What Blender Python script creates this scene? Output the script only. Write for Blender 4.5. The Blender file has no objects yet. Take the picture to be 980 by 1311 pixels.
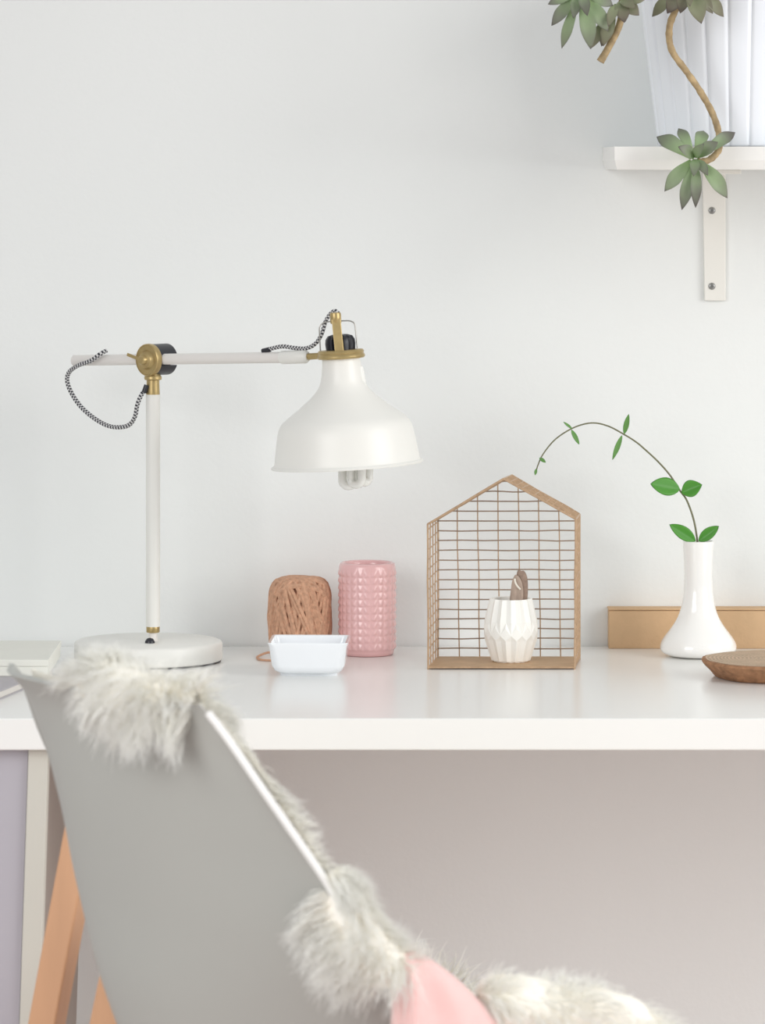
import bpy, math, random
import numpy as np
from mathutils import Vector, Matrix

random.seed(7)
rng = np.random.default_rng(11)
scene = bpy.context.scene
COL = scene.collection
PI = math.pi

# ---------------------------------------------------------------- camera geometry (photo 980 x 1311)
F = 5400.0            # focal length in photo pixels
HX, HY = 490.0, 210.0  # principal ray in the photo
ZC = 1.2              # camera height
ZD = 0.735            # desk top height
WALL = F * (ZC - ZD) / (827 - HY)

def P(px, py, Y):
    return Vector(((px - HX) * Y / F, Y, ZC - (py - HY) * Y / F))

def on_desk(px, py, z=ZD):
    Y = F * (ZC - z) / (py - HY)
    return Vector(((px - HX) * Y / F, Y, z))

# ---------------------------------------------------------------- materials
def lin(c):
    out = []
    for v in c:
        v = v / 255.0
        out.append(v / 12.92 if v <= 0.04045 else ((v + 0.055) / 1.055) ** 2.4)
    return (*out, 1.0)

def mat(name, rgb, rough=0.5, var=0.03, scale=40.0, bump=0.0, bump_scale=200.0, metallic=0.0, coat=0.0, spec=0.5,
        sheen=0.0, sss=0.0, stretch=None):
    m = bpy.data.materials.new(name)
    m.use_nodes = True
    nt = m.node_tree
    b = nt.nodes['Principled BSDF']
    b.inputs['Roughness'].default_value = rough
    b.inputs['Metallic'].default_value = metallic
    b.inputs['Coat Weight'].default_value = coat
    b.inputs['Coat Roughness'].default_value = 0.08
    b.inputs['Specular IOR Level'].default_value = spec
    b.inputs['Sheen Weight'].default_value = sheen
    if sss:
        b.inputs['Subsurface Weight'].default_value = sss
        b.inputs['Subsurface Radius'].default_value = (0.01, 0.008, 0.006)
        b.inputs['Subsurface Scale'].default_value = 0.3
    tc = nt.nodes.new('ShaderNodeTexCoord')
    src = tc.outputs['Object']
    if stretch:
        mp = nt.nodes.new('ShaderNodeMapping')
        mp.inputs['Scale'].default_value = stretch
        nt.links.new(src, mp.inputs['Vector'])
        src = mp.outputs['Vector']
    n = nt.nodes.new('ShaderNodeTexNoise')
    n.inputs['Scale'].default_value = scale
    n.inputs['Detail'].default_value = 4
    nt.links.new(src, n.inputs['Vector'])
    r = nt.nodes.new('ShaderNodeValToRGB')
    c = lin(rgb)
    r.color_ramp.elements[0].position = 0.3
    r.color_ramp.elements[1].position = 0.7
    r.color_ramp.elements[0].color = (*[x * (1 - var) for x in c[:3]], 1)
    r.color_ramp.elements[1].color = (*[min(1, x * (1 + var)) for x in c[:3]], 1)
    nt.links.new(n.outputs['Fac'], r.inputs['Fac'])
    nt.links.new(r.outputs['Color'], b.inputs['Base Color'])
    if bump:
        n2 = nt.nodes.new('ShaderNodeTexNoise')
        n2.inputs['Scale'].default_value = bump_scale
        n2.inputs['Detail'].default_value = 3
        nt.links.new(src, n2.inputs['Vector'])
        bp = nt.nodes.new('ShaderNodeBump')
        bp.inputs['Strength'].default_value = bump
        bp.inputs['Distance'].default_value = 0.002
        nt.links.new(n2.outputs['Fac'], bp.inputs['Height'])
        nt.links.new(bp.outputs['Normal'], b.inputs['Normal'])
    return m

def ramp_mat(name, stops, rough=0.5, noise_mix=0.15, noise_scale=60, translucent=0.0, attr='t'):
    """colour runs along the mesh attribute 't' (0 at a leaf's base, 1 at its tip)"""
    m = bpy.data.materials.new(name)
    m.use_nodes = True
    nt = m.node_tree
    b = nt.nodes['Principled BSDF']
    b.inputs['Roughness'].default_value = rough
    a = nt.nodes.new('ShaderNodeAttribute')
    a.attribute_name = attr
    n = nt.nodes.new('ShaderNodeTexNoise')
    n.inputs['Scale'].default_value = noise_scale
    tc = nt.nodes.new('ShaderNodeTexCoord')
    nt.links.new(tc.outputs['Object'], n.inputs['Vector'])
    ma = nt.nodes.new('ShaderNodeMath'); ma.operation = 'MULTIPLY_ADD'
    nt.links.new(n.outputs['Fac'], ma.inputs[0])
    ma.inputs[1].default_value = noise_mix * 2
    su = nt.nodes.new('ShaderNodeMath'); su.operation = 'SUBTRACT'
    nt.links.new(a.outputs['Fac'], su.inputs[0]); su.inputs[1].default_value = noise_mix
    nt.links.new(su.outputs[0], ma.inputs[2])
    r = nt.nodes.new('ShaderNodeValToRGB')
    els = r.color_ramp.elements
    els[0].position, els[0].color = stops[0][0], lin(stops[0][1])
    els[1].position, els[1].color = stops[-1][0], lin(stops[-1][1])
    for p, c in stops[1:-1]:
        e = els.new(p); e.color = lin(c)
    nt.links.new(ma.outputs[0], r.inputs['Fac'])
    nt.links.new(r.outputs['Color'], b.inputs['Base Color'])
    if translucent:
        out = nt.nodes['Material Output']
        tr = nt.nodes.new('ShaderNodeBsdfTranslucent')
        nt.links.new(r.outputs['Color'], tr.inputs['Color'])
        mx = nt.nodes.new('ShaderNodeMixShader')
        mx.inputs[0].default_value = translucent
        nt.links.new(b.outputs[0], mx.inputs[1]); nt.links.new(tr.outputs[0], mx.inputs[2])
        nt.links.new(mx.outputs[0], out.inputs['Surface'])
    return m

M = dict(
    wall=mat('wall_paint', (232, 234, 233), 0.9, 0.006, 3.0, 0.12, 160.0, spec=0.2),
    floor=mat('floor_boards', (240, 224, 220), 0.5, 0.06, 6.0, stretch=(1, 8, 1)),
    desk=mat('desk_lacquer', (238, 238, 236), 0.22, 0.004, 5.0, spec=0.45),
    desk_edge=mat('desk_edge_lacquer', (240, 240, 238), 0.4, 0.004, 5.0),
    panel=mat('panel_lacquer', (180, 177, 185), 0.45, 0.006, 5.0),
    shaded_side=mat('shaded_side_board', (150, 138, 130), 0.6, 0.02, 20.0),  # pale side board with its shade put into the base colour
    cream=mat('cream_lacquer', (204, 202, 193), 0.45, 0.006, 5.0),
    white_metal=mat('white_enamel', (231, 230, 225), 0.38, 0.006, 20.0),
    arm_metal=mat('arm_enamel', (228, 224, 220), 0.45, 0.006, 20.0),
    brass=mat('brushed_brass', (182, 160, 112), 0.36, 0.08, 160.0, metallic=0.7),
    black=mat('black_plastic', (38, 39, 46), 0.35, 0.1, 60.0),
    dark=mat('cord_dark', (50, 50, 58), 0.8, 0.1, 300.0),
    light=mat('cord_light', (206, 206, 206), 0.8, 0.05, 300.0),
    bulb=mat('bulb_glass', (240, 240, 236), 0.12, 0.005, 20.0, coat=0.6),
    wire_grey=mat('thin_steel', (170, 168, 164), 0.3, 0.04, 60.0, metallic=0.8),
    twine=mat('paper_twine', (198, 154, 126), 0.8, 0.18, 260.0, 0.5, 500.0),
    twine_dark=mat('paper_twine_core', (132, 94, 74), 0.9, 0.1, 100.0),
    dish=mat('dish_porcelain', (238, 241, 245), 0.12, 0.004, 20.0, coat=0.5),
    pink=mat('pink_glaze', (230, 184, 184), 0.22, 0.02, 30.0, coat=0.55),
    wire=mat('copper_wire', (190, 160, 130), 0.42, 0.14, 200.0, metallic=0.35),
    wire_dark=mat('copper_wire_dull', (158, 138, 120), 0.5, 0.12, 200.0, metallic=0.3),
    wire_board=mat('copper_board', (190, 158, 122), 0.55, 0.08, 60.0, metallic=0.3),
    bisque=mat('bisque_porcelain', (244, 243, 238), 0.45, 0.006, 30.0),
    vase=mat('vase_porcelain', (244, 243, 240), 0.1, 0.004, 20.0, coat=0.6),
    feather=mat('feather_taupe', (178, 158, 144), 0.8, 0.22, 220.0, stretch=(1, 1, 0.25)),
    feather_dark=mat('feather_dark', (150, 128, 114), 0.8, 0.2, 220.0),
    quill=mat('quill', (236, 230, 218), 0.5, 0.03, 60.0),
    kraft=mat('kraft_card', (206, 172, 134), 0.75, 0.03, 90.0, 0.15, 300.0),
    wood_face=mat('pale_cut_wood', (196, 168, 138), 0.6, 0.1, 60.0, 0.2, 200.0),
    bark=mat('bark', (158, 116, 84), 0.85, 0.25, 140.0, 0.9, 180.0),
    oak=mat('leg_oak', (204, 158, 122), 0.5, 0.1, 30.0, stretch=(1, 1, 0.12)),
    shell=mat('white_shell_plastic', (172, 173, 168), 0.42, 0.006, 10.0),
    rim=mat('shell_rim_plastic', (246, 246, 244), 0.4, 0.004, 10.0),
    pelt=mat('fleece_wool', (253, 249, 239), 0.95, 0.02, 60.0, 0.6, 260.0, spec=0.1),
    hide=mat('tan_hide', (222, 200, 158), 0.9, 0.1, 60.0),
    pinkcloth=mat('pink_cloth', (246, 204, 200), 0.9, 0.03, 60.0, 0.2, 700.0, sheen=0.3),
    shelf=mat('shelf_paint', (238, 237, 234), 0.5, 0.006, 20.0),
    bracket=mat('bracket_paint', (232, 230, 224), 0.45, 0.006, 20.0),
    screw=mat('screw_steel', (150, 150, 148), 0.35, 0.08, 300.0, metallic=0.8),
    potm=mat('pot_white', (236, 240, 246), 0.28, 0.006, 20.0, coat=0.3, sss=0.0),
    soil=mat('soil', (84, 66, 54), 0.95, 0.3, 120.0, 0.8, 150.0),
    bark_stem=mat('succulent_stem', (166, 144, 108), 0.75, 0.32, 130.0, 0.5, 200.0),
    sprig_stem=mat('sprig_stem', (112, 112, 84), 0.6, 0.15, 160.0),
    grey_cover=mat('grey_cover', (176, 172, 176), 0.6, 0.06, 300.0),
    white_box=mat('white_card', (226, 226, 218), 0.7, 0.01, 50.0),
    pages=mat('page_edges', (220, 216, 210), 0.8, 0.06, 400.0, stretch=(1, 1, 12)),
)
M['leaf_green'] = ramp_mat('sprig_leaf', [(0.0, (76, 144, 54)), (0.55, (82, 156, 50)), (0.9, (62, 124, 44)), (1.0, (42, 72, 36))], 0.38, 0.1, 90, 0.15)
M['leaf_small'] = ramp_mat('sprig_leaf_young', [(0.0, (110, 160, 84)), (1.0, (96, 150, 70))], 0.45, 0.1, 90, 0.2)
M['succ'] = ramp_mat('succulent_leaf', [(0.0, (168, 200, 134)), (0.3, (148, 170, 128)), (0.7, (118, 124, 106)), (1.0, (82, 72, 72))], 0.5, 0.14, 70, 0.06)
M['succ_dull'] = ramp_mat('succulent_leaf_dull', [(0.0, (156, 178, 122)), (0.4, (134, 140, 110)), (0.8, (112, 106, 90)), (1.0, (78, 66, 64))], 0.5, 0.16, 70, 0.06)

def fur_mat(name, stops):
    m = ramp_mat(name, stops, 0.9, 0.06, 30, 0.1)
    return m
M['fur'] = fur_mat('sheepskin_fur', [(0.0, (254, 251, 241)), (0.4, (254, 253, 247)), (1.0, (255, 255, 252))])

# ---------------------------------------------------------------- mesh builder
class MB:
    def __init__(self):
        self.v = []; self.f = []; self.mi = []; self.t = []
        self.has_t = False
    def add(self, verts, faces, mi=0, t=None):
        o = len(self.v)
        self.v += [Vector(p) for p in verts]
        self.f += [tuple(i + o for i in f) for f in faces]
        self.mi += ([mi] * len(faces)) if isinstance(mi, int) else list(mi)
        if t is None:
            self.t += [0.0] * len(verts)
        else:
            self.t += list(t); self.has_t = True
        return self
    def box(self, lo, hi, mi=0):
        x0, y0, z0 = lo; x1, y1, z1 = hi
        v = [(x0,y0,z0),(x1,y0,z0),(x1,y1,z0),(x0,y1,z0),(x0,y0,z1),(x1,y0,z1),(x1,y1,z1),(x0,y1,z1)]
        return self.add(v, [(0,3,2,1),(4,5,6,7),(0,1,5,4),(1,2,6,5),(2,3,7,6),(3,0,4,7)], mi)
    def hexa(self, pts, mi=0):
        return self.add(pts, [(0,3,2,1),(4,5,6,7),(0,1,5,4),(1,2,6,5),(2,3,7,6),(3,0,4,7)], mi)
    def bar(self, p0, p1, w, d, side=(1, 0, 0), mi=0, w1=None, d1=None):
        p0, p1 = Vector(p0), Vector(p1)
        a = (p1 - p0).normalized()
        s = Vector(side); s = (s - a * s.dot(a)).normalized()
        n = a.cross(s)
        w1 = w if w1 is None else w1; d1 = d if d1 is None else d1
        def q(p, w, d):
            return [p - s*w/2 - n*d/2, p + s*w/2 - n*d/2, p + s*w/2 + n*d/2, p - s*w/2 + n*d/2]
        return self.hexa(q(p0, w, d) + q(p1, w1, d1), mi)
    def tube(self, pts, r, seg=8, mi=0, stripes=None, cap=True, closed=False, flat=None):
        pts = [Vector(p) for p in pts]
        n = len(pts)
        rr = r if isinstance(r, (list, tuple)) else [r] * n
        tang = []
        for i in range(n):
            if closed:
                d = pts[(i+1) % n] - pts[(i-1) % n]
            else:
                d = pts[min(i+1, n-1)] - pts[max(i-1, 0)]
            tang.append(d.normalized() if d.length > 1e-9 else Vector((0,0,1)))
        up = Vector((0,0,1)) if abs(tang[0].z) < 0.9 else Vector((1,0,0))
        s = (up - tang[0]*up.dot(tang[0])).normalized()
        verts = []
        for i in range(n):
            s = s - tang[i]*s.dot(tang[i])
            s = s.normalized() if s.length > 1e-6 else tang[i].orthogonal().normalized()
            b = tang[i].cross(s)
            for k in range(seg):
                a = 2*PI*k/seg
                fl = flat if flat else 1.0
                verts.append(pts[i] + (s*math.cos(a)*fl + b*math.sin(a))*rr[i])
        faces = []; mis = []
        for i in range(n if closed else n-1):
            j = (i+1) % n
            for k in range(seg):
                l = (k+1) % seg
                faces.append((i*seg+k, i*seg+l, j*seg+l, j*seg+k))
                mis.append(((i + k // 2) % 2) if stripes else mi)
        if cap and not closed:
            faces.append(tuple(range(seg-1, -1, -1))); mis.append(mi)
            faces.append(tuple((n-1)*seg+k for k in range(seg))); mis.append(mi)
        return self.add(verts, faces, mis)
    def lathe(self, prof, mat4=None, seg=48, mi=0, close=False, rfun=None):
        """prof: (r, z) list from bottom to top along local z"""
        mat4 = mat4 or Matrix()
        n = len(prof); verts = []; faces = []
        for (r, z) in prof:
            for k in range(seg):
                a = 2*PI*k/seg
                q = r if rfun is None else rfun(r, z, a)
                verts.append(mat4 @ Vector((q*math.cos(a), q*math.sin(a), z)))
        for i in range(n if close else n-1):
            j = (i+1) % n
            for k in range(seg):
                l = (k+1) % seg
                faces.append((i*seg+k, i*seg+l, j*seg+l, j*seg+k))
        if not close:
            if prof[0][0] > 1e-6: faces.append(tuple(range(seg-1, -1, -1)))
            if prof[-1][0] > 1e-6: faces.append(tuple((n-1)*seg+k for k in range(seg)))
        return self.add(verts, faces, mi)

def obj(name, mb, mats, root=None, parent=None, smooth=True, bevel=0.0, bseg=2, origin=None, subsurf=0, angle=40):
    """links ONE mesh object; coordinates are world, stored relative to the root empty"""
    o0 = Vector(origin) if origin is not None else (root.location.copy() if root is not None else Vector((0,0,0)))
    me = bpy.data.meshes.new(name)
    me.from_pydata([tuple(p - o0) for p in mb.v], [], mb.f)
    mats = mats if isinstance(mats, (list, tuple)) else [mats]
    for m in mats: me.materials.append(m)
    if len(mats) > 1: me.polygons.foreach_set('material_index', mb.mi)
    if mb.has_t:
        at = me.attributes.new('t', 'FLOAT', 'POINT')
        at.data.foreach_set('value', mb.t)
    me.validate(); me.update()
    import bmesh
    bm = bmesh.new(); bm.from_mesh(me)
    bmesh.ops.recalc_face_normals(bm, faces=bm.faces)
    bm.to_mesh(me); bm.free()
    if smooth:
        me.polygons.foreach_set('use_smooth', [True]*len(me.polygons))
        try: me.set_sharp_from_angle(angle=math.radians(angle))
        except Exception: pass
    ob = bpy.data.objects.new(name, me)
    COL.objects.link(ob)
    if root is None: ob.location = o0
    if parent is not None: ob.parent = parent
    elif root is not None: ob.parent = root
    if bevel:
        b = ob.modifiers.new('bevel', 'BEVEL'); b.width = bevel; b.segments = bseg; b.limit_method = 'ANGLE'
        b.harden_normals = False
    if subsurf:
        s = ob.modifiers.new('sub', 'SUBSURF'); s.levels = subsurf; s.render_levels = subsurf
    return ob

def thing(name, label, cat, loc, group=None):
    o = bpy.data.objects.new(name, None)
    COL.objects.link(o)
    o.empty_display_size = 0.03
    o.location = Vector(loc)
    return tag(o, label, cat, group)

def tag(o, label, cat, group=None):
    o['label'] = label; o['category'] = cat
    if group: o['group'] = group
    return o

def struct(name, mb, m, **k):
    o = obj(name, mb, m, **k); o['kind'] = 'structure'
    return o

def bez(pts, n=12):
    """smooth Catmull-Rom through points"""
    pts = [Vector(p) for p in pts]; out = []
    for i in range(len(pts)-1):
        p0 = pts[max(i-1,0)]; p1 = pts[i]; p2 = pts[i+1]; p3 = pts[min(i+2,len(pts)-1)]
        for k in range(n):
            t = k/n
            out.append(0.5*((2*p1) + (p2-p0)*t + (2*p0-5*p1+4*p2-p3)*t*t + (3*p1-p0-3*p2+p3)*t**3))
    out.append(pts[-1])
    return out

def even(pts, step):
    d = [0.0]
    for a, b in zip(pts[:-1], pts[1:]): d.append(d[-1] + (b-a).length)
    n = max(2, int(d[-1]/step)); out = []; j = 0
    for i in range(n+1):
        t = d[-1]*i/n
        while j < len(d)-2 and d[j+1] < t: j += 1
        out.append(pts[j].lerp(pts[j+1], (t-d[j])/max(1e-9, d[j+1]-d[j])))
    return out

def frame(loc, zaxis, xhint=(1,0,0)):
    z = Vector(zaxis).normalized(); x = Vector(xhint); x = (x - z*x.dot(z)).normalized(); y = z.cross(x)
    m = Matrix((x, y, z)).transposed().to_4x4(); m.translation = Vector(loc)
    return m

# ---------------------------------------------------------------- the room
struct('wall_back', MB().box((-3, WALL, -0.02), (3, WALL+0.1, 2.7)), M['wall'], smooth=False)
struct('floor', MB().box((-3, -1.5, -0.05), (3, WALL+0.1, 0.0)), M['floor'], smooth=False)

# ---------------------------------------------------------------- desk
YF = F*(ZC-ZD)/(920-HY)
zb = ZC - (960.5-HY)*YF/F
desk = thing('desk', 'long white desk with glossy top standing against the wall', 'desk', (0.1, (YF+WALL)/2, 0))
obj('tabletop', MB().box((-0.62, YF, zb), (0.80, WALL-0.002, ZD)), M['desk'], desk, smooth=False, bevel=0.0012)
# splayed panel leg with a cream edge strip
def leg_x(px, y0=960, Y=None):
    return (px-HX)*Y/F
Yp0, Yp1 = YF+0.012, WALL-0.02
def slab(pxa, pxb, ya, yb, lean):
    za = zb
    xa, xb = leg_x(pxa, Y=ya), leg_x(pxb, Y=ya)
    return [(xa-lean, ya, 0.0), (xb-lean, ya, 0.0), (xb-lean, yb, 0.0), (xa-lean, yb, 0.0),
            (xa, ya, za), (xb, ya, za), (xb, yb, za), (xa, yb, za)]
LEAN = 0.7*math.tan(math.radians(1.9))
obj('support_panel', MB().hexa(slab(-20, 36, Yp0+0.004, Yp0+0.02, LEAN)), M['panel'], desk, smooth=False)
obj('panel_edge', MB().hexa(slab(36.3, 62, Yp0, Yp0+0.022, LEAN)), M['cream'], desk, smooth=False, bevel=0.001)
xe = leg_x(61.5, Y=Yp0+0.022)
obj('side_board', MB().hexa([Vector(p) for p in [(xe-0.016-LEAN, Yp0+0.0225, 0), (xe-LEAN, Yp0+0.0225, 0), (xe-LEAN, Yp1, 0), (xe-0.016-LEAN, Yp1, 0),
    (xe-0.016, Yp0+0.0225, zb), (xe, Yp0+0.0225, zb), (xe, Yp1, zb), (xe-0.016, Yp1, zb)]]), M['shaded_side'], desk, smooth=False)  # inner face darkened by colour to stand in for shade
obj('leg', MB().box((0.72, Yp0, 0), (0.76, Yp0+0.04, zb)), M['cream'], desk, smooth=False, bevel=0.001)
obj('leg', MB().box((0.72, Yp1-0.04, 0), (0.76, Yp1, zb)), M['cream'], desk, smooth=False, bevel=0.001)

# ---------------------------------------------------------------- lamp
def build_lamp():
    c = on_desk(190, 0) if False else None
    Yl = 3.945
    base_c = Vector(((190-HX)*Yl/F, Yl, ZD))
    L = thing('desk_lamp', 'white and brass desk lamp with swing arm and cone shade', 'lamp', base_c)
    rb = 95*Yl/F
    T = Matrix.Translation(base_c)
    hb = 0.0195
    obj('base', MB().lathe([(0, 0.0012), (rb-0.002, 0.0012), (rb-0.0004, 0.0022), (rb, 0.004), (rb, hb-0.003), (rb-0.001, hb-0.001), (rb-0.003, hb), (0.0, hb)], T, 96), M['white_metal'], L)
    obj('base_pad', MB().lathe([(0, 0), (rb-0.0014, 0), (rb-0.0014, 0.0016), (0, 0.0016)], T, 64), M['black'], L)
    pX = (196-HX)*Yl/F
    pc = Vector((pX, Yl, 0))
    zz = lambda py: ZC - (py-HY)*Yl/F
    Tp = lambda z: Matrix.Translation((pX, Yl, z))
    px = Yl/F
    obj('pole', MB().lathe([(9.2*px, zz(802)), (9.2*px, zz(505))], Tp(0), 24), M['white_metal'], L)
    lower = MB().lathe([(5*px, ZD+hb), (5*px, zz(810)), (8.2*px, zz(809.5)), (8.6*px, zz(809)), (8.6*px, zz(799.5)), (8.2*px, zz(799))], Tp(0), 24)
    obj('foot_ferrule', lower, M['brass'], L)
    obj('neck_stub', MB().lathe([(6*px, ZD+hb-0.001), (5.4*px, zz(808))], Tp(0), 20), M['arm_metal'], L)
    sw = Vector(((192-HX)*(Yl-0.022)/F, Yl-0.022, ZD+hb))
    obj('switch', MB().lathe([(0.0046, -0.001), (0.0046, 0.0015), (0.003, 0.004), (0.0, 0.005)], Matrix.Translation(sw), 20), M['black'], L)
    # top ferrule
    up = MB().lathe([(8.6*px, zz(511)), (9.0*px, zz(509)), (8.6*px, zz(500)), (8.2*px, zz(487)), (11*px, zz(486)), (11.4*px, zz(483)), (9.5*px, zz(480)), (8*px, zz(476))], Tp(0), 24)
    obj('top_ferrule', up, M['brass'], L)
    yaw = math.radians(35)
    a = Vector((math.cos(yaw), -math.sin(yaw), 0)); n = Vector((-math.sin(yaw), -math.cos(yaw), 0))
    def arm_pt(qx, qy):
        k = (qx-HX)/F
        s = (k*Yl - pX)/(math.cos(yaw) + k*math.sin(yaw))
        Y = Yl - s*math.sin(yaw)
        return P(qx, qy, Y)
    hub = P(197, 460.5, Yl)
    n2 = Vector((-math.sin(math.radians(42)), -math.cos(math.radians(42)), 0))
    rd = 20.5*px
    hm = frame(hub, n2, (0,0,1))
    # black clamp block: a drum with a slot for the arm on the lamp-head side
    drum = MB()
    sa = 0.36
    N = 40; outline = []
    for k in range(N+1):
        ang = sa + (2*PI-2*sa)*k/N
        outline.append((rd*0.98*math.cos(ang), rd*0.98*math.sin(ang)))
    notch = [(rd*0.35, -rd*math.sin(sa)*0.95), (rd*0.35, rd*math.sin(sa)*0.95)]
    # local x of hm is up; slot must open along a: rotate outline
    ax = Vector((a.dot(hm.col[0].to_3d()), a.dot(hm.col[1].to_3d()), 0)).normalized()
    ca, sn = ax.x, ax.y
    rot = lambda p: (p[0]*ca - p[1]*sn, p[0]*sn + p[1]*ca)
    full = [rot(p) for p in outline + notch]
    v0 = [hm @ Vector((p[0], p[1], -0.017)) for p in full]; v1 = [hm @ Vector((p[0], p[1], 0.006)) for p in full]
    K = len(full)
    drum.add(v0+v1, [tuple(range(K-1,-1,-1)), tuple(range(K, 2*K))] + [(i, (i+1)%K, K+(i+1)%K, K+i) for i in range(K)])
    hubo = obj('clamp_block', drum, M['black'], L)
    disc = MB().lathe([(rd*0.6, 0.004), (rd, 0.004), (rd*1.02, 0.006), (rd, 0.009), (rd*0.93, 0.0098), (rd*0.9, 0.0092), (rd*0.62, 0.0092), (rd*0.56, 0.0105), (rd*0.5, 0.0125), (rd*0.3, 0.0135), (rd*0.28, 0.0165), (rd*0.22, 0.0175), (0, 0.0178)], hm, 48)
    obj('clamp_disc', disc, M['brass'], L, parent=hubo)
    br = MB()
    br.bar(hub + n2*0.006 - Vector((0,0,rd*0.75)), P(196.5, 486, Yl), 0.013, 0.004, side=a)
    obj('hinge_bracket', br, M['brass'], L, parent=hubo, smooth=False, bevel=0.0006)
    wn = MB(); fc = hub + n2*0.015
    wn.bar(fc - a*0.004 - Vector((0,0,-0.001)), fc - a*0.018 + Vector((0,0,0.005)), 0.003, 0.0016, side=(0,0,1))
    obj('wing_nut', wn, M['brass'], L, parent=hubo, smooth=False, bevel=0.0004)
    # arm
    A0, A1, A2 = arm_pt(95, 461.5), arm_pt(362, 457.6), arm_pt(395, 456.6)
    arm = MB().tube([A0, A0.lerp(A1, 0.5), A1], 7.0*px, 20)
    armo = obj('arm', arm, M['arm_metal'], L)
    sl = (A2-A1)
    obj('arm_sleeve', MB().tube([A1 - sl*0.05, A1, A1+sl*0.9, A2], [7.4*px, 8.4*px, 8.4*px, 5.5*px], 20), M['white_metal'], L, parent=armo)
    # head
    top = arm_pt(437, 457.5); Ys = top.y; q = Ys/F
    down = Vector((math.sin(math.radians(3.3)), 0.0, -math.cos(math.radians(3.3))))
    hm2 = frame(top, -down, (1,0,0))
    obj('arm_pin', MB().tube([A2 - sl*0.2, arm_pt(412, 455.5)], 4.2*q, 14), M['brass'], L, parent=armo)
    prof = [(0,24.3),(12,25.2),(22,26.4),(30,28),(36,30.2),(41,33.3),(46,37.5),(52,43.8),(62,55.8),(70.5,67),(76,74.6),(79.5,79),(82.5,81.8),(86,84),(91,86),(97,87.6),(108,89.6),(121,91.6),(132,93.2),(134.5,94.2),(136,97),(137.5,98),(138.6,97.4)]
    out = [(r*q, -t*q) for t, r in prof]
    inn = [((r-2.2)*q, -t*q) for t, r in prof[:-4]]
    sh = MB().lathe(out + inn[::-1], hm2, 96, close=True)
    sho = obj('lamp_shade', sh, M['white_metal'], L)
    ring = MB().lathe([(20*q, -1.5*q), (29.5*q, -1.2*q), (31*q, 1*q), (30.4*q, 3*q), (29*q, 5*q), (30*q, 7*q), (28.5*q, 9.5*q), (20*q, 10*q), (0, 10*q)], hm2, 64)
    obj('collar_ring', ring, M['brass'], L, parent=sho)
    R = 19.5*q
    def finr(r, z, an):
        return r*(1.0 if (int(an/(2*PI)*24) % 2) else 0.86)
    sock = MB().lathe([(R*0.96, 8*q), (R, 18*q), (R*0.97, 23*q), (R*0.82, 27.5*q), (R*0.5, 29.5*q), (0, 30*q)], hm2, 96, rfun=finr)
    obj('bulb_socket', sock, M['black'], L)
    fr = Vector((0,-1,0))
    w = lambda x, z, dy=0.0: hm2 @ Vector((x*q, -dy, z*q))
    # local y axis of hm2 points away/toward: measure
    yl = hm2.col[1].to_3d(); sgn = 1 if yl.y < 0 else -1
    W = lambda x, z, d=0.0: hm2 @ Vector((x*q, sgn*d, z*q))
    st = MB().bar(W(-1.5, 8, R*1.12), W(-3.5, 50, R*0.80), 11.5*q, 3*q, side=(1,0,0))
    obj('hanger_strap', st, M['brass'], L, smooth=False, bevel=0.0005)
    cap = MB().lathe([(6.5*q, 0), (7.2*q, 1*q), (7.2*q, 12*q), (6.4*q, 14*q), (0, 14.4*q)], frame(W(-4, 44, R*0.55), -down), 24)
    obj('cord_cap', cap, M['brass'], L)
    bail = [W(-26, 6), W(-26, 34), W(-24.5, 42), W(-18, 46), W(-8, 46.5), W(8, 46.5), W(15, 45.5), W(19.5, 42), W(20.5, 34), W(21.5, 6)]
    obj('wire_bail', MB().tube(bez(bail, 5), 0.85*q, 8), M['wire_grey'], L)
    # energy-saving bulb: three folded glass tubes
    bulb = MB()
    bc = W(9, -130)
    for k, (dx, dy) in enumerate(((-7, 12), (3, -10), (14, 4))):
        h0 = bc + Vector((dx*q, dy*q, 0))
        an = (0.25, -0.5, 0.9)[k]
        hx, hy = math.cos(an)*8*q, math.sin(an)*8*q
        bot = P(450, (628, 624.5, 623)[k], Ys).z + 5*q
        pts = [h0 + Vector((-hx, -hy, 60*q)), Vector((h0.x-hx, h0.y-hy, bot+6*q))]
        for j in range(7):
            t = PI*j/6
            pts.append(Vector((h0.x - hx*math.cos(t), h0.y - hy*math.cos(t), bot + 6*q - 6*q*math.sin(t))))
        pts += [Vector((h0.x+hx, h0.y+hy, bot+6*q)), h0 + Vector((hx, hy, 60*q))]
        bulb.tube(pts, 5.6*q, 14)
    bulb.lathe([(14*q, 0), (16*q, 3*q), (16*q, 40*q), (12*q, 62*q)], Matrix.Translation(bc + Vector((0,0,56*q))), 24)
    obj('light_bulb', bulb, M['bulb'], L)
    # cords
    def AP(qx, qy, d=0.0):
        p = arm_pt(qx, qy); Y = p.y - d
        return P(qx, qy, Y)
    c1 = [AP(340, 448.5), AP(349, 446), AP(362, 443.5), AP(378, 445.5), AP(392, 446), AP(404, 440), AP(412, 428), AP(417, 412), AP(423, 402), AP(429, 398), AP(433, 400.5)]
    obj('cord', MB().tube(even(bez(c1, 8), 0.0016), 2.7*q, 8, stripes=True), [M['dark'], M['light']], L)
    obj('cord_grommet', MB().tube([AP(336.5, 449.5), AP(346, 447.2)], 3.3*q, 12), M['black'], L)
    c2 = [AP(136, 449, .004), AP(128, 453.5, .013), AP(116, 462, .016), AP(100, 468, .014), AP(89, 476, .01), AP(86, 487, .008), AP(91, 502, .008), AP(103, 520, .008), AP(120, 535, .008), AP(138, 545, .008), AP(154, 547, .008), AP(166, 543.5, .008), AP(173, 533, .01), AP(176, 518, .012), AP(181, 506, .011), AP(187, 497, .009)]
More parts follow.
